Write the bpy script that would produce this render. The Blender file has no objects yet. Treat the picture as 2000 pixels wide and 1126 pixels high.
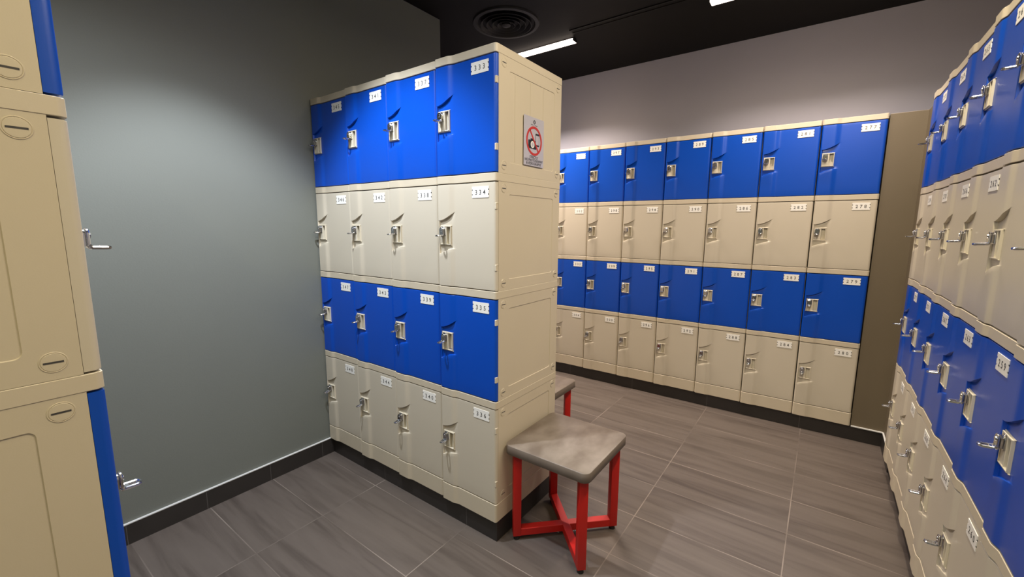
import bpy, bmesh, math, random
from mathutils import Vector, Matrix
random.seed(7)
PI = math.pi
S = bpy.context.scene
COL = S.collection

# ------------------------------------------------------------------ camera, world, exposure
cam = bpy.data.cameras.new('camera'); camo = bpy.data.objects.new('camera', cam); COL.objects.link(camo)
cam.sensor_width = 36; cam.sensor_fit = 'HORIZONTAL'; cam.lens = 831.0 / 2000 * 36; cam.clip_start = 0.02
yaw, pitch, roll = 0.6307, -0.1462, 0.0061
f = Vector((math.cos(pitch)*math.cos(yaw), math.cos(pitch)*math.sin(yaw), math.sin(pitch)))
r = f.cross(Vector((0, 0, 1))).normalized(); u = r.cross(f)
r2 = r*math.cos(roll) + u*math.sin(roll); u2 = -r*math.sin(roll) + u*math.cos(roll)
camo.matrix_world = Matrix(((r2.x, u2.x, -f.x, -1.355), (r2.y, u2.y, -f.y, -1.0682), (r2.z, u2.z, -f.z, 1.4138), (0, 0, 0, 1)))
S.camera = camo
w = bpy.data.worlds.new('world'); S.world = w; w.use_nodes = True
w.node_tree.nodes['Background'].inputs[0].default_value = (0.9, 0.92, 1, 1)
w.node_tree.nodes['Background'].inputs[1].default_value = 0.0
S.view_settings.view_transform = 'Standard'; S.view_settings.look = 'None'
S.view_settings.exposure = 0.0; S.view_settings.gamma = 1.0; S.view_settings.use_curve_mapping = False

def spot(name, loc, power, col, angle, blend, size=0.04, target=None):
    l = bpy.data.lights.new(name, 'SPOT'); l.energy = power; l.color = col
    l.spot_size = math.radians(angle); l.spot_blend = blend; l.shadow_soft_size = size
    o = bpy.data.objects.new(name, l); o.location = loc; COL.objects.link(o)
    if target: o.rotation_euler = (Vector(target)-Vector(loc)).to_track_quat('-Z', 'Y').to_euler()
    return o
def strip(name, loc, power, col, sx, sy, spread=180):      # area lamps: fill strips added out of view, and both linear lights
    l = bpy.data.lights.new(name, 'AREA'); l.shape = 'RECTANGLE'; l.size = sx; l.size_y = sy
    l.energy = power; l.color = col; l.spread = math.radians(spread)
    o = bpy.data.objects.new(name, l); o.location = loc; COL.objects.link(o); return o
NEUTRAL = (0.92, 0.985, 1.09); WARM = (1, 0.85, 0.73); YELLOW = (1, 0.87, 0.66)
spot('downlight_near_aisle', (-0.64, 0.56, 2.86), 188, NEUTRAL, 87, 0.45, 0.035)
spot('fill_spot_aisle', (-1.05, 0.12, 2.86), 125, NEUTRAL, 140, 0.6, 0.22)  # soft fill added out of view to even out the locker fronts
strip('fill_strip_side', (0.05, -1.20, 2.87), 45, YELLOW, 1.2, 0.05, 170)  # assumed unseen strip, added to brighten the locker end walls
strip('fill_strip_behind', (-1.9, -1.0, 2.87), 20, (1, 0.86, 0.50), 0.05, 1.2, 160)  # unseen fill added behind the camera for the left stack and grey wall
strip('linear_light_middle', (1.845, 1.27, 2.848), 60, WARM, 0.05, 1.18, 122)
strip('linear_light_end', (1.845, -0.91, 2.848), 24, WARM, 0.05, 1.15, 122)

# ------------------------------------------------------------------ dimensions
W = 0.33; H = 0.4786; CAPH = 0.032; D = 0.4998; PL = 0.10; BH = 0.0866
ZB = PL + BH                     # bottom of lowest locker
XB, YB = 2.1573, -1.3164         # back bank face, right edge
YR, XR = -1.4643, 1.799          # right bank face, far edge
XL, YL = -1.199, -0.0147         # left bank face, near edge
YW = 1.32; CEIL = 2.88; XW = XB + D; YWR = YR - D

# ------------------------------------------------------------------ materials
def mat(name, base, rough=0.5, metal=0.0, spec=0.5, emit=None, estr=0, coat=0):
    m = bpy.data.materials.new(name); m.use_nodes = True
    b = m.node_tree.nodes['Principled BSDF']
    b.inputs['Base Color'].default_value = (*base, 1); b.inputs['Roughness'].default_value = rough
    b.inputs['Metallic'].default_value = metal; b.inputs['Specular IOR Level'].default_value = spec
    b.inputs['Coat Weight'].default_value = coat
    if emit:
        b.inputs['Emission Color'].default_value = (*emit, 1); b.inputs['Emission Strength'].default_value = estr
    return m
def nn(m, t, **k):
    n = m.node_tree.nodes.new(t)
    for a, v in k.items(): setattr(n, a, v)
    return n
def noisy(m, c1, c2, scale=(1, 1, 1), nscale=4.0, detail=6, bump=0.0, bscale=None, rough=None, lo=0.3, hi=0.7):
    nt = m.node_tree; b = nt.nodes['Principled BSDF']
    tc = nn(m, 'ShaderNodeTexCoord'); mp = nn(m, 'ShaderNodeMapping'); mp.inputs['Scale'].default_value = scale
    nz = nn(m, 'ShaderNodeTexNoise'); nz.inputs['Scale'].default_value = nscale; nz.inputs['Detail'].default_value = detail
    cr = nn(m, 'ShaderNodeValToRGB'); cr.color_ramp.elements[0].position = lo; cr.color_ramp.elements[1].position = hi
    cr.color_ramp.elements[0].color = (*c1, 1); cr.color_ramp.elements[1].color = (*c2, 1)
    L = nt.links.new
    L(tc.outputs['Object'], mp.inputs[0]); L(mp.outputs[0], nz.inputs['Vector']); L(nz.outputs['Fac'], cr.inputs[0])
    L(cr.outputs[0], b.inputs['Base Color'])
    if bump:
        n2 = nn(m, 'ShaderNodeTexNoise'); n2.inputs['Scale'].default_value = bscale or 200; n2.inputs['Detail'].default_value = 3
        L(tc.outputs['Object'], n2.inputs['Vector'])
        bp = nn(m, 'ShaderNodeBump'); bp.inputs['Strength'].default_value = bump; bp.inputs['Distance'].default_value = 0.002
        L(n2.outputs['Fac'], bp.inputs['Height']); L(bp.outputs[0], b.inputs['Normal'])
    if rough:
        mr = nn(m, 'ShaderNodeMapRange'); mr.inputs['To Min'].default_value = rough[0]; mr.inputs['To Max'].default_value = rough[1]
        L(nz.outputs['Fac'], mr.inputs['Value']); L(mr.outputs[0], b.inputs['Roughness'])
    return cr
def plastic(name, c, rough):
    m = mat(name, c, rough)
    k = 0.97
    noisy(m, tuple(x*k for x in c), c, nscale=3, bump=0.035, bscale=420, rough=(rough-0.03, rough+0.04))
    return m
BEIGE = plastic('beige_plastic', (0.59, 0.515, 0.385), 0.42)
BEIGE_DOOR = plastic('beige_door_plastic', (0.58, 0.52, 0.41), 0.36)
BLUE = plastic('blue_plastic', (0.000, 0.064, 0.455), 0.33)
CREAM = mat('cream_lock_plastic', (0.66, 0.60, 0.47), 0.35)
CHROME = mat('chrome', (0.60, 0.60, 0.62), 0.16, 1.0)
WHITE = mat('white_plate', (0.88, 0.86, 0.80), 0.4)
INK = mat('dark_grey_ink', (0.05, 0.047, 0.045), 0.5)
HOLE = mat('dark_socket', (0.02, 0.02, 0.022), 0.6)
GREY = mat('grey_wall_paint', (0.27, 0.28, 0.275), 0.55); noisy(GREY, (0.158, 0.168, 0.148), (0.166, 0.177, 0.156), nscale=2, bump=0.15, bscale=160)
BACK = mat('warm_grey_wall_paint', (0.27, 0.26, 0.27), 0.6); noisy(BACK, (0.42, 0.42, 0.50), (0.44, 0.44, 0.52), nscale=2, bump=0.15, bscale=160)
TAUPE = mat('taupe_boxing_paint', (0.23, 0.19, 0.13), 0.5); noisy(TAUPE, (0.145, 0.115, 0.072), (0.155, 0.123, 0.078), nscale=2, bump=0.1, bscale=160)
BLACK = mat('black_ceiling_paint', (0.010, 0.0095, 0.0095), 0.6, spec=0.12); noisy(BLACK, (0.0042, 0.0038, 0.004), (0.0056, 0.005, 0.005), nscale=3, bump=0.1, bscale=90)
VENTM = mat('black_vent_metal', (0.009, 0.009, 0.009), 0.5, spec=0.25)
CAULK = mat('white_sealant', (0.62, 0.62, 0.60), 0.5)
RED = plastic('red_powder_coat', (0.50, 0.010, 0.005), 0.42)
RUBBER = mat('black_foot', (0.012, 0.012, 0.012), 0.35)
LAM = mat('stone_laminate', (0.33, 0.27, 0.2), 0.42)
noisy(LAM, (0.125, 0.095, 0.071), (0.205, 0.168, 0.134), scale=(1, 1.5, 1), nscale=9, detail=9, bump=0.08, bscale=300, lo=0.34, hi=0.66)
EDGE = mat('laminate_edge', (0.23, 0.185, 0.14), 0.5); noisy(EDGE, (0.14, 0.11, 0.085), (0.175, 0.14, 0.112), nscale=12)
LED = mat('led_diffuser', (0.9, 0.9, 0.9), 0.5, emit=(1, 0.83, 0.70), estr=4.0)
SIGN = mat('brushed_silver_sheet', (0.62, 0.60, 0.66), 0.36, 0.35)
SRED = mat('sign_red', (0.50, 0.035, 0.03), 0.45)
SBLK = mat('sign_black', (0.02, 0.02, 0.025), 0.4)

# floor tiles
def tile_material():
    m = mat('dark_grey_floor_tile', (0.1, 0.09, 0.08), 0.4); nt = m.node_tree; b = nt.nodes['Principled BSDF']; L = nt.links.new
    tc = nn(m, 'ShaderNodeTexCoord')
    mb = nn(m, 'ShaderNodeMapping'); mb.inputs['Location'].default_value = (-0.25 + 0.305*40, -0.185 + 0.6165*20, 0)
    br = nn(m, 'ShaderNodeTexBrick'); br.offset = 0; br.squash = 1
    for k, v in {'Scale': 1.0, 'Mortar Size': 0.0022, 'Mortar Smooth': 0.1, 'Bias': 0.0, 'Brick Width': 0.305, 'Row Height': 0.6165}.items():
        br.inputs[k].default_value = v
    br.inputs['Color1'].default_value = (0, 0, 0, 1); br.inputs['Color2'].default_value = (1, 1, 1, 1); br.inputs['Mortar'].default_value = (0.5, 0.5, 0.5, 1)
    L(tc.outputs['Object'], mb.inputs[0]); L(mb.outputs[0], br.inputs['Vector'])
    # streaks running along the long side of each tile, shifted per tile
    sh = nn(m, 'ShaderNodeVectorMath', operation='MULTIPLY_ADD'); sh.inputs[1].default_value = (7.3, 5.1, 3.3)
    mv = nn(m, 'ShaderNodeMapping'); mv.inputs['Scale'].default_value = (14, 1.1, 1); mv.inputs['Rotation'].default_value = (0, 0, 0.10)
    L(tc.outputs['Object'], mv.inputs[0]); L(br.outputs['Color'], sh.inputs[0]); L(mv.outputs[0], sh.inputs[2])
    nz = nn(m, 'ShaderNodeTexNoise'); nz.inputs['Scale'].default_value = 1.3; nz.inputs['Detail'].default_value = 8; nz.inputs['Roughness'].default_value = 0.6
    nz.inputs['Distortion'].default_value = 0.6
    L(sh.outputs[0], nz.inputs['Vector'])
    cr = nn(m, 'ShaderNodeValToRGB')
    e = cr.color_ramp.elements; e[0].position = 0.30; e[0].color = (0.066, 0.052, 0.044, 1); e[1].position = 0.72; e[1].color = (0.116, 0.095, 0.081, 1)
    x = e.new(0.5); x.color = (0.100, 0.081, 0.069, 1)
    L(nz.outputs['Fac'], cr.inputs[0])
    ng = nn(m, 'ShaderNodeTexNoise'); ng.inputs['Scale'].default_value = 2.2; L(tc.outputs['Object'], ng.inputs['Vector'])
    gm = nn(m, 'ShaderNodeMapRange'); gm.inputs['From Min'].default_value = 0.42; gm.inputs['From Max'].default_value = 0.6
    gm.inputs['To Min'].default_value = 0.08; gm.inputs['To Max'].default_value = 0.9; L(ng.outputs['Fac'], gm.inputs['Value'])
    mm = nn(m, 'ShaderNodeMath', operation='MULTIPLY'); L(br.outputs['Fac'], mm.inputs[0]); L(gm.outputs[0], mm.inputs[1])
    mx = nn(m, 'ShaderNodeMix', data_type='RGBA'); mx.inputs['B'].default_value = (0.24, 0.20, 0.17, 1)
    L(mm.outputs[0], mx.inputs['Factor']); L(cr.outputs[0], mx.inputs['A']); L(mx.outputs['Result'], b.inputs['Base Color'])
    mr = nn(m, 'ShaderNodeMapRange'); mr.inputs['To Min'].default_value = 0.34; mr.inputs['To Max'].default_value = 0.5
    L(nz.outputs['Fac'], mr.inputs['Value']); L(mr.outputs[0], b.inputs['Roughness'])
    bp = nn(m, 'ShaderNodeBump', invert=True); bp.inputs['Strength'].default_value = 0.4; bp.inputs['Distance'].default_value = 0.001
    L(br.outputs['Fac'], bp.inputs['Height']); L(bp.outputs[0], b.inputs['Normal'])
    return m
TILE = tile_material()
def skirting_material(axis, pitch, off):
    m = mat('dark_skirting_tile_'+axis, (0.022, 0.018, 0.016), 0.4); nt = m.node_tree; b = nt.nodes['Principled BSDF']; L = nt.links.new
    tc = nn(m, 'ShaderNodeTexCoord'); sp = nn(m, 'ShaderNodeSeparateXYZ'); L(tc.outputs['Object'], sp.inputs[0])
    a = nn(m, 'ShaderNodeMath', operation='SUBTRACT'); a.inputs[1].default_value = off; L(sp.outputs[axis], a.inputs[0])
    p = nn(m, 'ShaderNodeMath', operation='PINGPONG'); p.inputs[1].default_value = pitch/2; L(a.outputs[0], p.inputs[0])
    q = nn(m, 'ShaderNodeMath', operation='LESS_THAN'); q.inputs[1].default_value = 0.0011; L(p.outputs[0], q.inputs[0])
    nz = nn(m, 'ShaderNodeTexNoise'); nz.inputs['Scale'].default_value = 9; L(tc.outputs['Object'], nz.inputs['Vector'])
    cr = nn(m, 'ShaderNodeValToRGB'); cr.color_ramp.elements[0].color = (0.020, 0.017, 0.015, 1); cr.color_ramp.elements[1].color = (0.034, 0.029, 0.026, 1)
    L(nz.outputs['Fac'], cr.inputs[0])
    mx = nn(m, 'ShaderNodeMix', data_type='RGBA'); mx.inputs['B'].default_value = (0.10, 0.09, 0.085, 1)
    L(q.outputs[0], mx.inputs['Factor']); L(cr.outputs[0], mx.inputs['A']); L(mx.outputs['Result'], b.inputs['Base Color'])
    return m
SKX = skirting_material('X', 0.305, -0.37); SKY = skirting_material('Y', 0.6133, 0.19)

# ------------------------------------------------------------------ mesh helpers
def finish(name, bm, mats, parent=None, smooth=False, ang=35):
    bmesh.ops.recalc_face_normals(bm, faces=bm.faces)
    me = bpy.data.meshes.new(name); bm.to_mesh(me); bm.free()
    for m in (mats if isinstance(mats, (list, tuple)) else [mats]): me.materials.append(m)
    if smooth:
        me.shade_smooth()
        try: me.set_sharp_from_angle(angle=math.radians(ang))
        except Exception: pass
    o = bpy.data.objects.new(name, me); COL.objects.link(o)
    if parent: o.parent = parent
    return o
def box(bm, x0, x1, y0, y1, z0, z1, bev=0.0, seg=2, mi=0):
    vs = [bm.verts.new((x, y, z)) for x in (x0, x1) for y in (y0, y1) for z in (z0, z1)]
    fs = []
    for a in ((0, 1, 3, 2), (4, 6, 7, 5), (0, 4, 5, 1), (2, 3, 7, 6), (0, 2, 6, 4), (1, 5, 7, 3)):
        fc = bm.faces.new([vs[i] for i in a]); fc.material_index = mi; fs.append(fc)
    if bev:
        es = list({e for fc in fs for e in fc.edges})
        rr = bmesh.ops.bevel(bm, geom=es, offset=bev, segments=seg, profile=0.6, affect='EDGES')
        for fc in rr['faces']: fc.material_index = mi
    return fs
def prism(bm, pts, a, b, axis='z', bev=0.0, mi=0):
    """closed outline pts (2D) extruded from a to b along axis, with small chamfer rings"""
    def P(p, t):
        return {'z': (p[0], p[1], t), 'y': (p[0], t, p[1]), 'x': (t, p[0], p[1])}[axis]
    n = len(pts)
    def inset(d):
        out = []
        for i in range(n):
            p0, p1, p2 = Vector(pts[i-1]), Vector(pts[i]), Vector(pts[(i+1) % n])
            e1 = (p1-p0); e2 = (p2-p1)
            n1 = Vector((-e1.y, e1.x)).normalized() if e1.length > 1e-9 else Vector((0, 0))
            n2 = Vector((-e2.y, e2.x)).normalized() if e2.length > 1e-9 else n1
            nm = (n1+n2); nm = nm.normalized() if nm.length > 1e-6 else n1
            out.append(p1 + nm*d*sgn)
        return out
    area = sum(pts[i][0]*pts[(i+1) % n][1]-pts[(i+1) % n][0]*pts[i][1] for i in range(n))
    sgn = 1 if area > 0 else -1
    if bev:
        rings = [(inset(bev), a), (pts, a+bev), (pts, b-bev), (inset(bev), b)]
    else: rings = [(pts, a), (pts, b)]
    R = [[bm.verts.new(P(p, t)) for p in ps] for ps, t in rings]
    fs = [bm.faces.new(R[0]), bm.faces.new(R[-1])]
    for q in range(len(R)-1):
        for i in range(n):
            fs.append(bm.faces.new((R[q][i], R[q][(i+1) % n], R[q+1][(i+1) % n], R[q+1][i])))
    for fc in fs: fc.material_index = mi
    return fs
def rrect(x0, x1, y0, y1, rad, seg=6):
    out = []
    for cx, cy, a0 in ((x1-rad, y1-rad, 0), (x0+rad, y1-rad, 90), (x0+rad, y0+rad, 180), (x1-rad, y0+rad, 270)):
        for k in range(seg+1):
            t = math.radians(a0+90*k/seg); out.append((cx+rad*math.cos(t), cy+rad*math.sin(t)))
    return out
def tube(bm, pts, rad, n=10, closed=False, mi=0):
    pts = [Vector(p) for p in pts]; rings = []; N = len(pts)
    up = Vector((0, 0, 1))
    for i, p in enumerate(pts):
        if closed: t = pts[(i+1) % N]-pts[i-1]
        else: t = pts[min(i+1, N-1)]-pts[max(i-1, 0)]
        t.normalize(); a = t.cross(up)
        if a.length < 1e-3: a = t.cross(Vector((1, 0, 0)))
        a.normalize(); b = t.cross(a).normalized()
        rings.append([bm.verts.new(p + a*rad*math.cos(2*PI*k/n) + b*rad*math.sin(2*PI*k/n)) for k in range(n)])
    rng = range(N) if closed else range(N-1)
    for i in rng:
        A, B = rings[i], rings[(i+1) % N]
        for k in range(n):
            bm.faces.new((A[k], A[(k+1) % n], B[(k+1) % n], B[k])).material_index = mi
    if not closed:
        bm.faces.new(rings[0]).material_index = mi; bm.faces.new(rings[-1]).material_index = mi
def empty(name, loc, rz=0):
    o = bpy.data.objects.new(name, None); o.empty_display_size = 0.1; COL.objects.link(o)
    o.location = loc; o.rotation_euler = (0, 0, rz); return o
def tag(o, label, cat, group=None):
    o['label'] = label; o['category'] = cat
    if group: o['group'] = group
    return o
def struct(name, bm, m):
    o = finish(name, bm, m); o['kind'] = 'structure'; return o

# ------------------------------------------------------------------ the room
def slab(name, x0, x1, y0, y1, z0, z1, m, bev=0):
    bm = bmesh.new(); box(bm, x0, x1, y0, y1, z0, z1, bev); return struct(name, bm, m)
X0, Y0, Y1 = -2.6, YWR, 3.6
slab('floor', X0-.1, XW+.1, Y0-.1, Y1+.1, -0.1, 0, TILE)
slab('ceiling', X0-.1, XW+.1, Y0-.1, Y1+.1, CEIL, CEIL+.1, BLACK)
slab('wall_left', X0, 1.012, YW, YW+.12, 0, CEIL, GREY)
slab('wall_left_return', 0.892, 1.012, YW+.12, Y1, 0, CEIL, BACK)
slab('wall_far', 0.892, XW, Y1, Y1+.1, 0, CEIL, BACK)
slab('wall_back', XW, XW+.1, Y0-.1, Y1+.1, 0, CEIL, BACK)
slab('wall_right', X0, XW, Y0-.1, Y0, 0, CEIL, BACK)
slab('wall_near', X0-.1, X0, Y0-.1, YW+.12, 0, CEIL, GREY)
# skirting on the grey wall with its white sealant line
slab('baseboard_left', X0, 0.012, YW-.011, YW, 0, 0.094, SKX, 0.001)
slab('trim_1', X0, -0.004, YW-.012, YW, 0.094, 0.100, CAULK, 0.002)
# tiled plinths under the lockers
slab('trim_2', 0.012, 0.494, 0.006, YW-.0, 0, PL, SKY, 0.0015)
slab('trim_3', XB+.014, XW, YB-.17, YB+8*W, 0, PL, SKY, 0.0015)
slab('trim_4', -0.55, XR+.36, YWR, YR-.022, 0, PL, SKX, 0.0015)
slab('trim_5', XL-D, XL-.012, YL+.006, YL+W-.004, 0, PL, SKY, 0.0015)
# taupe boxing that closes the corner between the back and the right bank
YC = -1.489
bm = bmesh.new()
prism(bm, [(XB+.012, YB-.003), (XW, YB-.003), (XW, YWR), (XR+.002, YWR), (XR+.002, YC), (XB+.012, YC)], PL, ZB+4*H-.004, 'z', 0.002)
struct('wall_corner', bm, TAUPE)
slab('trim_6', XB+.002, XB+.014, YC+.002, YB-.004, 0.096, 0.104, CAULK, 0.002)
slab('trim_7', XR+.003, XB+.004, YC-.002, YC+.008, 0.096, 0.104, CAULK, 0.002)
slab('baseboard_corner', XR+.003, XB+.014, YC-.004, YC+.007, 0, 0.098, SKX, 0.001)

# ------------------------------------------------------------------ lockers
def sm(t): t = max(0, min(1, t)); return t*t*(3-2*t)
def bulge(x): return -0.0085*sm((x-0.001)/0.009)*(1-sm((x-0.072)/0.034))
def edge_round(x, x0, x1, rad):
    d = min(x-x0, x1-x)
    if d >= rad: return 0.0
    return rad-math.sqrt(max(0, rad*rad-(rad-d)**2))
XS = [0.0, .0008, .002, .004, .007, .0105, .0125, .0140, .0155, .0170, .0182, .0195, .028, .04, .055, .07, .076, .0795, .0808, .0835, .088, .094, .100, .107, .12, .15, .2, .25, .29, .30, .31, .316, .321, .325, .328, .3295, .33]
def outline(x0, x1, fwd, back, rl=0.006, rr=0.012):
    """plan outline of the front wave: x along the row, y into the locker"""
    pts = []
    for x in XS:
        xx = x0 + (x1-x0)*x/W
        d = 0
        if xx-x0 < rl: d = edge_round(xx, x0, x0+9, rl)
        if x1-xx < rr: d = edge_round(xx, x1-9, x1, rr)
        pts.append((xx, bulge(xx)-fwd+d))
    pts += [(x1, back), (x0, back)]
    return pts
def body_mesh(side=None, grooves=False):
    bm = bmesh.new()
    x0, x1, y0, y1, z0, z1 = 0.0025, W-.0025, 0.0165, D, 0.0, H-CAPH
    # carcass with the end wall pressed in
    if side is None:
        box(bm, x0, x1, 0.034, y1, z0+.0008, z1+.001, 0.0015, 1)
        box(bm, x0, x1, 0.0165, y1, z0+.0006, z0+.0020)
    else:
        sx = x1 if side == 'R' else x0; ins = -0.0020 if side == 'R' else 0.0020
        ox = x0 if side == 'R' else x1
        A = [(y0, z0+.0008), (y1, z0+.0008), (y1, z1+.001), (y0, z1+.001)]
        py0, py1, pz0, pz1 = 0.084, 0.438, 0.046, 0.398
        rec = rrect(py0, py1, pz0, pz1, 0.012, 4)
        rec2 = rrect(py0+.0014, py1-.0014, pz0+.0014, pz1-.0014, 0.0106, 4)
        outer = [bm.verts.new((sx, a, b)) for a, b in A]
        far = [bm.verts.new((ox, a, b)) for a, b in A]
        r1 = [bm.verts.new((sx, a, b)) for a, b in rec]; r2_ = [bm.verts.new((sx+ins, a, b)) for a, b in rec2]
        for i in range(3): bm.faces.new((outer[i], outer[(i+1) % 4], far[(i+1) % 4], far[i]))
        # open front: a thin lip, then a rebate 16 mm deep behind the door
        lp = [outer[3], outer[0], far[0], far[3]]
        cxm, czm = (x0+x1)/2, (z0+z1)/2
        li = [bm.verts.new((v.co.x+math.copysign(.003, cxm-v.co.x), y0, v.co.z+math.copysign(.0015, czm-v.co.z))) for v in lp]
        lb = [bm.verts.new((v.co.x, y0+.016, v.co.z)) for v in li]
        for a, b in ((lp, li), (li, lb)):
            for i in range(4): bm.faces.new((a[i], a[(i+1) % 4], b[(i+1) % 4], b[i]))
        bm.faces.new(lb)
        bm.faces.new(far)
        n = len(r1)
        for i in range(n): bm.faces.new((r1[i], r1[(i+1) % n], r2_[(i+1) % n], r2_[i]))
        bm.faces.new(r2_)
        # frame between outer rectangle and recess: rrect order starts top-right (max,max)
        q = 5
        cor = {0: 2, 1: 3, 2: 0, 3: 1}
        for c in range(4):
            for k in range(4): bm.faces.new((outer[cor[c]], r1[c*q+k], r1[c*q+k+1]))
            nx = (c+1) % 4
            bm.faces.new((outer[cor[c]], r1[c*q+4], r1[(nx*q) % n], outer[cor[nx]]))
        if grooves:
            s2 = sx+ins
            for gy in (0.127, 0.239, 0.341):
                box(bm, min(s2-.0006, s2+.0009), max(s2-.0006, s2+.0009), gy-.0010, gy+.0010, 0.052, 0.392)
    # cap strip with the wavy nose
    prism(bm, outline(0.0013, W-.0013, 0.001, D, 0.004, 0.011), H-CAPH, H, 'z', 0.0011)
    return bm
def door_mesh():
    bm = bmesh.new(); x0, x1 = 0.0032, W-.0032; zb, zt = 0.0040, H-CAPH-.0042
    xs = [x0 + (x1-x0)*x/W for x in XS]
    def s_(x): return max(0, min(1, (x-0.012)/0.088))
    def zu(x): return 0.291+0.036*s_(x)**1.7
    def tu(x): return 0.0015+0.0145*math.sin(PI*min(1, s_(x)*1.0))**0.9
    def zl(x): return 0.143+0.026*math.sin(0.5*PI*s_(x))
    rows = []
    def row(fn, m): rows.append((fn, m))
    row(lambda x: zb, 1); row(lambda x: zb+.001, 1); row(lambda x: zb+.0035, 1)
    for t in (0.3, 0.6, 0.9): row(lambda x, t=t: zb+.0035+(zl(x)-.002-zb-.0035)*t, 1)
    row(lambda x: zl(x)-.002, 1)
    row(lambda x: zl(x)-.0005, .93)
    row(lambda x: zl(x)+.0015, .25)
    row(lambda x: zl(x)+.003, 0)
    for zz in (.1868, .1880): row(lambda x, zz=zz: zz, 0)
    row(lambda x: .227, 2)
    for zz in (.2655, .2667): row(lambda x, zz=zz: zz, 0)
    pit = {len(rows)-4, len(rows)-3, len(rows)-2}
    row(lambda x: zu(x)-tu(x), 0)
    row(lambda x: zu(x)-tu(x)*.5, 0); dips = {len(rows)-1: .5, len(rows): 1.0}
    row(lambda x: zu(x)-.0008, 0)
    row(lambda x: zu(x), 1)
    row(lambda x: zu(x)+.002, 1)
    for t in (0.3, 0.6, 0.9): row(lambda x, t=t: zu(x)+.002+(zt-.0035-zu(x)-.002)*t, 1)
    row(lambda x: zt-.0035, 1); row(lambda x: zt-.001, 1); row(lambda x: zt, 1)
    G = []; nr = len(rows)
    for j, (fn, m) in enumerate(rows):
        rw = []
        ez = {0: .0012, 1: .0002, nr-1: .0012, nr-2: .0002}.get(j, 0)
        for x in xs:
            d = 0
            if x-x0 < .005: d = edge_round(x, x0, x0+9, .005)
            if x1-x < .011: d = edge_round(x, x1-9, x1, .011)
            k = 1.0 if x < .0133 else m if m <= 1 else 0.0
            k = 1-(1-k)*sm((x-.0130)/.0030)
            p = .0125 if (j in pit and .0185 < x < .0800) else 0.0
            if j in dips: p += dips[j]*.0035*max(0, math.sin(PI*s_(x)))**.7
            rw.append(bm.verts.new((x, bulge(x)*k+max(d, ez)+p, fn(x))))
        G.append(rw)
    for j in range(nr-1):
        for i in range(len(xs)-1): bm.faces.new((G[j][i], G[j][i+1], G[j+1][i+1], G[j+1][i]))
    # rim back to the carcass
    loop = G[0] + [G[j][-1] for j in range(1, nr)] + G[-1][-2::-1] + [G[j][0] for j in range(nr-2, 0, -1)]
    bk = [bm.verts.new((v.co.x, 0.0158, v.co.z)) for v in loop]
    n = len(loop)
    for i in range(n): bm.faces.new((loop[i], loop[(i+1) % n], bk[(i+1) % n], bk[i]))
    bm.faces.new(bk)
    return bm
def housing_mesh():
    bm = bmesh.new(); x0, x1, z0, z1 = 0.0172, 0.0815, 0.186, 0.2675; yf, yb = -0.0068, 0.0005; t = 0.0032
    box(bm, x0, x0+t, yf, yb, z0, z1, .0006, 1); box(bm, x1-t, x1, yf, yb, z0, z1, .0006, 1)
    box(bm, x0+.001, x1-.001, yf, yb, z0, z0+t, .0006, 1); box(bm, x0+.001, x1-.001, yf, yb, z1-t, z1, .0006, 1)
    box(bm, x0+.002, 0.0535, -0.0048, .002, z0+.002, z1-.002, .0008, 1)
    box(bm, 0.0525, 0.0552, -0.0062, .010, z0+.002, z1-.002, .0005, 1)
    box(bm, 0.0552, x1-.002, 0.0100, .0118, z0+.002, z1-.002)
    box(bm, 0.0600, 0.0640, 0.0055, .0105, z0+.006, z1-.012, .0004, 1)
    box(bm, x0-.0022, x1+.0030, -.003, yb, z1, z1+.0022, .0008, 1)
    box(bm, x0-.0022, x1+.0030, -.004, yb, z0-.0035, z0, .0012, 1)
    return bm
def handle_mesh():
    bm = bmesh.new()
    cx = 0.0345
    def arch(hw, zb, zc): return [(cx-hw, zb), (cx+hw, zb), (cx+hw, zc)] + [(cx+hw*math.cos(t), zc+hw*math.sin(t)) for t in [PI*k/12 for k in range(1, 12)]] + [(cx-hw, zc)]
    prism(bm, arch(.0145, .2265, .2505), -.0085, -.0040, 'y', .0010)       # escutcheon with a rounded top
    prism(bm, arch(.0100, .2290, .2500), -.0140, -.0080, 'y', .0010)
    prism(bm, arch(.0118, .2245, .2500), -.0195, -.0150, 'y', .0012)       # upright of the hasp
    bmesh.ops.create_cone(bm, cap_ends=True, segments=20, radius1=.0060, radius2=.0052, depth=.003,
                          matrix=Matrix.Translation((cx, -.0203, .2485)) @ Matrix.Rotation(PI/2, 4, 'X'))
    loop = [(cx-.0088, -.0170, .2310), (cx-.0090, -.0185, .2275), (cx-.0078, -.0225, .2262), (cx-.0078, -.0405, .2255), (cx-.0055, -.0445, .2254),
            (cx, -.0460, .2254), (cx+.0055, -.0445, .2254), (cx+.0078, -.0405, .2255), (cx+.0078, -.0225, .2262), (cx+.0090, -.0185, .2275), (cx+.0088, -.0170, .2310)]
    tube(bm, loop, .0037, 8)                                               # eye for the padlock
    box(bm, cx-.0085, cx+.0085, -.0290, -.0165, .2228, .2284, .001, 1)
    return bm
def hinge_mesh():
    bm = bmesh.new()
    box(bm, W-.0105, W-.0026, .0006, .0155, .0000, .0255, .0012, 1)
    box(bm, W-.0110, W-.0020, .0030, .0155, .0220, .0262, .0008, 1)
    return bm
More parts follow.
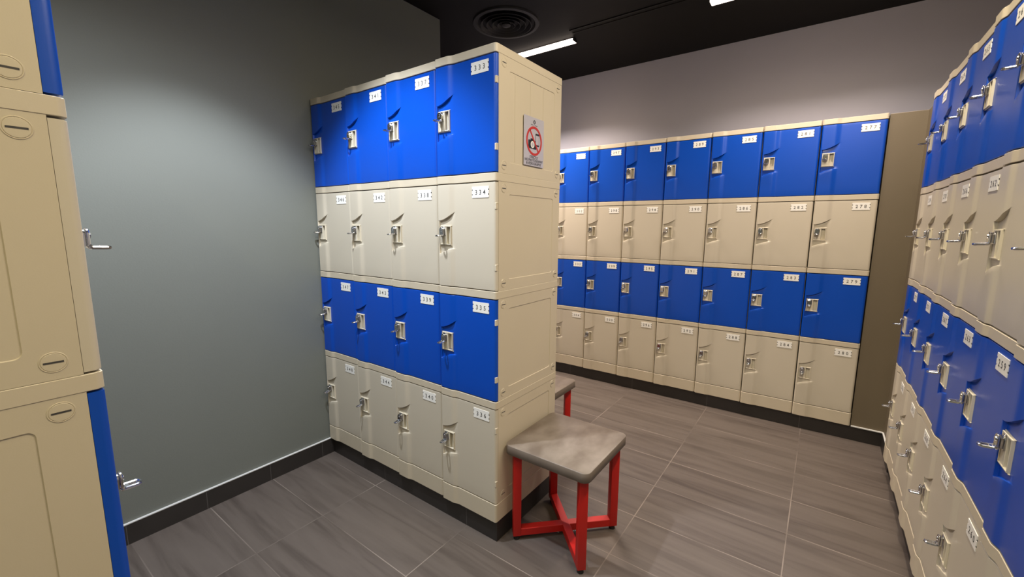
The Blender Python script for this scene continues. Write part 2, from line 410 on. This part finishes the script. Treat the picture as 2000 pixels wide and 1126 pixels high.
def glyph(ch, size):
    cu = bpy.data.curves.new('glyph', 'FONT'); cu.body = ch; cu.size = size; cu.align_x = 'CENTER'; cu.extrude = 0.0003; cu.resolution_u = 3
    cu.offset = size*0.004
    to = bpy.data.objects.new('glyph', cu); COL.objects.link(to)
    bpy.context.view_layer.update()
    me = bpy.data.meshes.new_from_object(to.evaluated_get(bpy.context.evaluated_depsgraph_get()))
    bpy.data.objects.remove(to); bpy.data.curves.remove(cu)
    return me
DIG = {c: glyph(c, 0.0275) for c in '0123456789'}
def add_mesh(bm, me, M, mi):
    k0 = len(bm.faces); v0 = len(bm.verts)
    bm.from_mesh(me); bm.verts.ensure_lookup_table(); bm.faces.ensure_lookup_table()
    for v in bm.verts[v0:]: v.co = M @ v.co
    for fc in bm.faces[k0:]: fc.material_index = mi
def plate_mesh(number):
    bm = bmesh.new(); x0, x1, z0, z1 = 0.202, 0.291, 0.3825, 0.4275
    no, d = 0.0055, 0.0038
    h1, h2 = z0+.0105, z1-.0105-no
    out = [(x0, z0), (x1, z0), (x1, h1), (x1-d, h1), (x1-d, h1+no), (x1, h1+no), (x1, h2), (x1-d, h2), (x1-d, h2+no), (x1, h2+no), (x1, z1),
           (x0, z1), (x0, h2+no), (x0+d, h2+no), (x0+d, h2), (x0, h2), (x0, h1+no), (x0+d, h1+no), (x0+d, h1), (x0, h1)]
    prism(bm, out, -.0016, .0002, 'y', 0)
    for hx in (x0+d*.35, x1-d*.35):      # screw sockets behind the notches
        for hz in (h1+no/2, h2+no/2): box(bm, hx-.0022, hx+.0022, -.0005, .0002, hz-.0022, hz+.0022, mi=1)
    cx = (x0+x1)/2
    for k, ch in enumerate(number):
        M = Matrix.Translation((cx+(k-1)*0.0215, -.0017, (z0+z1)/2-.0098)) @ Matrix.Rotation(PI/2, 4, 'X') @ Matrix.Scale(0.95, 4, (1, 0, 0))
        add_mesh(bm, DIG[ch], M, 2)
    return bm
def clip_mesh(side):
    """round screw cover with a slot, one on the end wall"""
    bm = bmesh.new(); s = 1 if side == 'R' else -1; sx = (W-.0025) if side == 'R' else .0025
    n = 28
    def ring(rad, off): return [bm.verts.new((sx+s*off, rad*math.cos(2*PI*k/n), rad*math.sin(2*PI*k/n))) for k in range(n)]
    R = [ring(.0185, 0.0), ring(.0178, .0009), ring(.0168, .0009), ring(.0162, .0002), ring(.0154, .0011), ring(.0120, .0012)]
    for a, b in zip(R, R[1:]):
        for k in range(n): bm.faces.new((a[k], a[(k+1) % n], b[(k+1) % n], b[k]))
    bm.faces.new(R[-1])
    a, b = sorted((sx+s*.0008, sx+s*.0018))
    box(bm, a, b, -.0125, .0125, -.0015, .0015, mi=1)
    return bm
# prototypes --------------------------------------------------------
def proto(name, bm, mats, smooth=True, ang=32):
    o = finish(name, bm, mats, None, smooth, ang); return o
P_body = {k: proto('body', body_mesh(*v), BEIGE) for k, v in {'plain': (None, False), 'R': ('R', False), 'RG': ('R', True), 'L': ('L', False)}.items()}
P_door = {'blue': proto('door', door_mesh(), BLUE)}
P_door['beige'] = P_door['blue'].copy(); P_door['beige'].data = P_door['blue'].data.copy(); P_door['beige'].data.materials[0] = BEIGE_DOOR
COL.objects.link(P_door['beige'])
P_house = proto('lock_housing', housing_mesh(), CREAM); P_handle = proto('handle', handle_mesh(), CHROME, True, 40)
P_hinge = proto('hinge', hinge_mesh(), BEIGE); P_clip = {s: proto('screw_cover', clip_mesh(s), [BEIGE, INK]) for s in 'RL'}
PROTOS = list(P_body.values())+list(P_door.values())+[P_house, P_handle, P_hinge]+list(P_clip.values())
def child(src, parent, loc=(0, 0, 0), rot=None):
    c = src.copy(); COL.objects.link(c); c.parent = parent; c.location = loc
    if rot: c.rotation_euler = rot
    return c
ROW = {0: ('blue', 'top row'), 1: ('beige', 'second row from top'), 2: ('blue', 'third row from top'), 3: ('beige', 'bottom row')}
def locker(number, row, org, rz, where, group, body='plain', hinges=True, clips=None, label=None):
    colr, rown = ROW[row]; z = ZB + (3-row)*H
    e = empty('locker', (org[0], org[1], z), rz)
    tag(e, label or '%s-doored plastic locker numbered %s, %s of %s' % (colr, number, rown, where), 'locker', group)
    child(P_body[body], e)
    dr = child(P_door[colr], e)
    if colr == 'blue': dr['label'] = 'glossy blue door'
    if number:
        p = finish('number_plate', plate_mesh(number), [WHITE, HOLE, INK], dr); p['label'] = 'white plate reading %s' % number
    else:
        p = finish('number_plate', plate_mesh(''), [WHITE, HOLE, INK], dr)
    child(P_house, dr)
    a = random.uniform(-.10, .10)
    hd = child(P_handle, dr); hd['label'] = 'chrome lock handle'
    c = Vector((0.0345, -.012, .248)); R = Matrix.Rotation(a, 4, 'Y')
    M = Matrix.Translation(c) @ R @ Matrix.Translation(-c); hd.location = M.to_translation(); hd.rotation_euler = M.to_euler()
    if hinges:
        child(P_hinge, dr, (0, 0, 0.086)); child(P_hinge, dr, (0, 0, 0.335))
    if clips:
        for y, zz in ((0.051, 0.032), (0.051, 0.420), (0.470, 0.036), (0.466, 0.424)): child(P_clip[clips], e, (0, y, zz))
    return e
BASE0 = finish('locker_pedestal', (lambda b: (prism(b, outline(0.0013, W-.0013, 0.001, D, 0.004, 0.011), 0, BH, 'z', 0.0016), b)[1])(bmesh.new()), BEIGE, None, True, 32)
def base(org, rz, label, group):
    b = BASE0.copy(); COL.objects.link(b); b.location = (org[0], org[1], PL); b.rotation_euler = (0, 0, rz)
    tag(b, label, 'pedestal', group)
# central block
for c in range(4):
    org = (0, W*(c+1)); n0 = 333+4*c
    for row in range(4):
        locker(str(n0+row), row, org, -PI/2, 'the central block', 'lockers of the central block',
               body=('RG' if row == 0 else 'R') if c == 0 else 'plain', hinges=(c == 0), clips='R' if c == 0 else None)
    base(org, -PI/2, 'beige plastic base strip below locker %d on the dark tiled plinth' % (n0+3), 'base strips of the central block')
# back bank
for c in range(7):
    org = (XB, YB+W*(c+1)); n0 = 277+4*c
    for row in range(4):
        locker(str(n0+row), row, org, -PI/2, 'the bank along the back wall', 'lockers along the back wall', hinges=False)
    base(org, -PI/2, 'beige plastic base strip below locker %d at the back wall' % (n0+3), 'base strips along the back wall')
# right bank
for c in range(6):
    org = (XR-W*c, YR); n0 = 273-4*c
    for row in range(4):
        if c == 5 and row < 2: pass
        locker(str(n0+row), row, org, PI, 'the bank at the right', 'lockers of the right bank', hinges=False)
    base(org, PI, 'beige plastic base strip below locker %d in the right bank' % (n0+3), 'base strips of the right bank')
# near end of the left bank
names = {0: 'blue-doored locker at the left edge, uppermost of the near stack, side wall towards us',
         1: 'beige-doored locker at the left edge directly below the uppermost blue one, chrome handle sticking out',
         2: 'blue-doored locker at the lower left edge, third from top of the near stack',
         3: 'beige-doored locker at the foot of the near left stack'}
for row in range(4):
    locker('', row, (XL, YL), PI/2, '', 'lockers of the left bank', body='L', hinges=False, clips='L', label=names[row])
base((XL, YL), PI/2, 'beige plastic base strip under the near left stack of lockers', None)
for o in PROTOS+[BASE0]: bpy.data.objects.remove(o)

# ------------------------------------------------------------------ warning sign on the end wall
def text_mesh(body, size, M, bm, mi=0, bold=0.02):
    cu = bpy.data.curves.new('t', 'FONT'); cu.body = body; cu.size = size; cu.align_x = 'CENTER'; cu.extrude = 0.0001; cu.offset = size*bold; cu.resolution_u = 3
    to = bpy.data.objects.new('t', cu); COL.objects.link(to); bpy.context.view_layer.update()
    me = bpy.data.meshes.new_from_object(to.evaluated_get(bpy.context.evaluated_depsgraph_get()))
    bpy.data.objects.remove(to); bpy.data.curves.remove(cu)
    add_mesh(bm, me, M, mi)
sw, sh = 0.157, 0.205
sg = empty('warning_sign', (0.263, -0.0005+.0, 1.7760))      # local: x right, z up, faces -y
tag(sg, 'silver no-photography sign with red prohibition circle on the beige locker end', 'sign')
bm = bmesh.new(); box(bm, -sw/2, sw/2, -.0012, .0004, -sh/2, sh/2, .0003, 1); finish('sheet', bm, SIGN, sg)
def flat(y): return Matrix.Translation((0, y, 0)) @ Matrix.Rotation(PI/2, 4, 'X')
bm = bmesh.new(); n = 56; R1, R2 = 0.0615, 0.0515; cz = 0.004
for ya, yb in ((-.0022, -.0012),):
    rings = [[bm.verts.new((rr*math.cos(2*PI*k/n), yy, cz+rr*math.sin(2*PI*k/n))) for k in range(n)] for rr, yy in ((R1, yb), (R1, ya), (R2, ya), (R2, yb))]
    for a, b in zip(rings, rings[1:]+rings[:1]):
        for k in range(n): bm.faces.new((a[k], a[(k+1) % n], b[(k+1) % n], b[k]))
fs = len(bm.verts); box(bm, -R2-.002, R2+.002, -.0022, -.0012, -.0042, .0042)
bm.verts.ensure_lookup_table()
for v in bm.verts[fs:]:
    co = Matrix.Rotation(math.radians(52), 4, 'Y') @ v.co; v.co = (co.x, co.y, co.z+cz)
finish('prohibition_circle', bm, SRED, sg)
bm = bmesh.new()
prism(bm, rrect(-.045, .018, -.030, .006, .004, 4), -.0017, -.0012, 'y'); prism(bm, rrect(-.028, -.006, .004, .013, .002, 3), -.0017, -.0012, 'y')
prism(bm, [(-.013+.0145*math.cos(2*PI*k/28), -.012+.0145*math.sin(2*PI*k/28)) for k in range(28)], -.0020, -.0016, 'y', mi=1)
prism(bm, [(-.013+.0095*math.cos(2*PI*k/28), -.012+.0095*math.sin(2*PI*k/28)) for k in range(28)], -.0021, -.0016, 'y', mi=2)
finish('camera_symbol', bm, [SBLK, WHITE, SIGN], sg)
bm = bmesh.new(); prism(bm, rrect(.010, .040, -.016, .038, .004, 4), -.0016, -.0012, 'y'); prism(bm, rrect(.0125, .0375, -.009, .030, .001, 2), -.0018, -.0014, 'y', mi=1)
finish('phone_symbol', bm, [SBLK, SIGN], sg)
bm = bmesh.new()
for t, zz, s in (('STRICTLY', -.0700, .0155), ('NO PHOTOGRAPHY', -.0835, .0155), ('& VIDEOGRAPHY', -.0970, .0155)):
    text_mesh(t, s, Matrix.Translation((0, -.0014, zz)) @ Matrix.Rotation(PI/2, 4, 'X'), bm)
finish('lettering', bm, SBLK, sg)
bm = bmesh.new()                                # small emblem: two leaf shapes with an open heart
prism(bm, [(-.0075*math.sin(PI*k/12), .083+.0085*math.cos(PI*k/12)) for k in range(13)] + [(-.0022*math.sin(PI*k/12), .083-.0065*math.cos(PI*k/12)) for k in range(13)], -.0018, -.0012, 'y')
prism(bm, [(.0022*math.sin(PI*k/12)+.001, .083+.0065*math.cos(PI*k/12)) for k in range(13)] + [(.0080*math.sin(PI*k/12)+.001, .083-.0085*math.cos(PI*k/12)) for k in range(13)], -.0018, -.0012, 'y')
for k in range(9):
    if k != 4: box(bm, -.026+.0058*k, -.0225+.0058*k, -.0015, -.0012, .0685, .0715)
finish('emblem', bm, SBLK, sg)

# ------------------------------------------------------------------ stools
def stool(loc, label, x0, x1, y0, y1):
    """loc: middle of the frame on the floor; x0..y1: table top extents relative to it"""
    e = empty('stool', loc); tag(e, label, 'stool', 'red-framed stools beside the central block')
    bm = bmesh.new(); prism(bm, rrect(x0, x1, y0, y1, 0.032, 8), 0.4235, 0.4650, 'z', 0.0015)
    for fc in bm.faces:
        if abs(fc.normal.z) < 0.5: fc.material_index = 1
    bm.normal_update()
    for fc in bm.faces: fc.material_index = 0 if abs(fc.normal.z) > 0.6 else 1
    finish('seat', bm, [LAM, EDGE], e, True, 50)
    s = 0.162; hw = 0.018; ZT = 0.4235; rot = Matrix.Rotation(PI/4, 4, 'Z')
    for sx in (-1, 1):
        for sy in (-1, 1):
            bm = bmesh.new(); box(bm, -hw, hw, -hw, hw, 0.020, ZT, .002, 2)
            for v in bm.verts: v.co = rot @ v.co + Vector((sx*s, sy*s, 0))
            lg = finish('leg', bm, RED, e, True)
            bm = bmesh.new(); bmesh.ops.create_cone(bm, cap_ends=True, segments=24, radius1=.0150, radius2=.0130, depth=.014, matrix=Matrix.Translation((sx*s, sy*s, .007)))
            bmesh.ops.create_cone(bm, cap_ends=True, segments=16, radius1=.006, radius2=.006, depth=.010, matrix=Matrix.Translation((sx*s, sy*s, .016)))
            finish('foot', bm, RUBBER, lg, True)
    bm = bmesh.new()
    for q in (-1, 1):
        t = s+.013; box(bm, -t, t, q*t-.010, q*t+.010, 0.4080, ZT-.0002, .0015, 1); box(bm, q*t-.010, q*t+.010, -t+.0102, t-.0102, 0.4082, ZT-.0004, .0015, 1)
    finish('top_rail', bm, RED, e, True)
    for q in (-1, 1):
        bm = bmesh.new(); L = s*math.sqrt(2)-.017
        dz = 0 if q == 1 else 0.0004
        box(bm, -L, L, -hw*.98, hw*.98, 0.0205+dz, 0.056-dz, .0015, 1)
        M = Matrix.Rotation(q*PI/4, 4, 'Z')
        for v in bm.verts: v.co = M @ v.co
        finish('cross_brace', bm, RED, e, True)
    return e
stool((0.2485, -0.2120, 0), 'stone-topped red metal stool in front, against the end wall of the central lockers', -0.2075, 0.2075, -0.203, 0.203)
stool((0.735, 0.305, 0), 'stone-topped red metal stool mostly hidden behind the central lockers', -0.2075, 0.2075, -0.203, 0.203)

# ------------------------------------------------------------------ ceiling things
def led(y0, y1, label):
    e = empty('linear_light', (1.845, (y0+y1)/2, CEIL)); tag(e, label, 'ceiling light', 'linear ceiling lights'); L = (y1-y0)/2
    bm = bmesh.new()
    box(bm, -.020, .020, -L-.004, L+.004, -.008, 0, .001, 1)
    box(bm, -.033, .033, -L-.004, -L, -.026, -.006, .001, 1); box(bm, -.033, .033, L, L+.004, -.026, -.006, .001, 1)
    finish('housing', bm, VENTM, e)
    bm = bmesh.new(); box(bm, -.032, .032, -L+.0002, L-.0002, -.028, -.0075, .006, 3); finish('diffuser', bm, LED, e, True)
led(0.67, 1.87, 'glowing linear ceiling light ending above the end of the central lockers')
led(-1.50, -0.325, 'glowing linear ceiling light cut off by the top edge of the picture')
bm = bmesh.new(); box(bm, -.004, .004, -.44, .44, -.006, 0, .001, 1); box(bm, .05, .054, -.44, .44, -.004, 0, .001, 1)
tr = finish('ceiling_track', bm, VENTM); tr.location = (1.70, 0.20, CEIL); tr.rotation_euler = (0, 0, 0.0)
tag(tr, 'thin black track on the ceiling running between the two lights', 'track')
e = empty('ceiling_air_vent', (1.33, 0.96, CEIL)); tag(e, 'round black ceiling vent with concentric rings', 'vent')
def lathe(name, prof, m, parent, n=48):
    bm = bmesh.new(); R = [[bm.verts.new((rr*math.cos(2*PI*k/n), rr*math.sin(2*PI*k/n), zz)) for k in range(n)] for rr, zz in prof]
    for a, b in zip(R, R[1:]):
        for k in range(n): bm.faces.new((a[k], a[(k+1) % n], b[(k+1) % n], b[k]))
    return finish(name, bm, m, parent, True, 50)
lathe('outer_ring', [(.245, 0), (.24, -.010), (.215, -.012), (.205, 0)], VENTM, e)
for rr in (.175, .135, .095, .055): lathe('cone_ring', [(rr, -.002), (rr+.012, -.020), (rr+.009, -.021), (rr-.006, -.004)], VENTM, e)
lathe('centre_cap', [(.030, -.004), (.034, -.018), (.022, -.024), (.001, -.025)], VENTM, e)
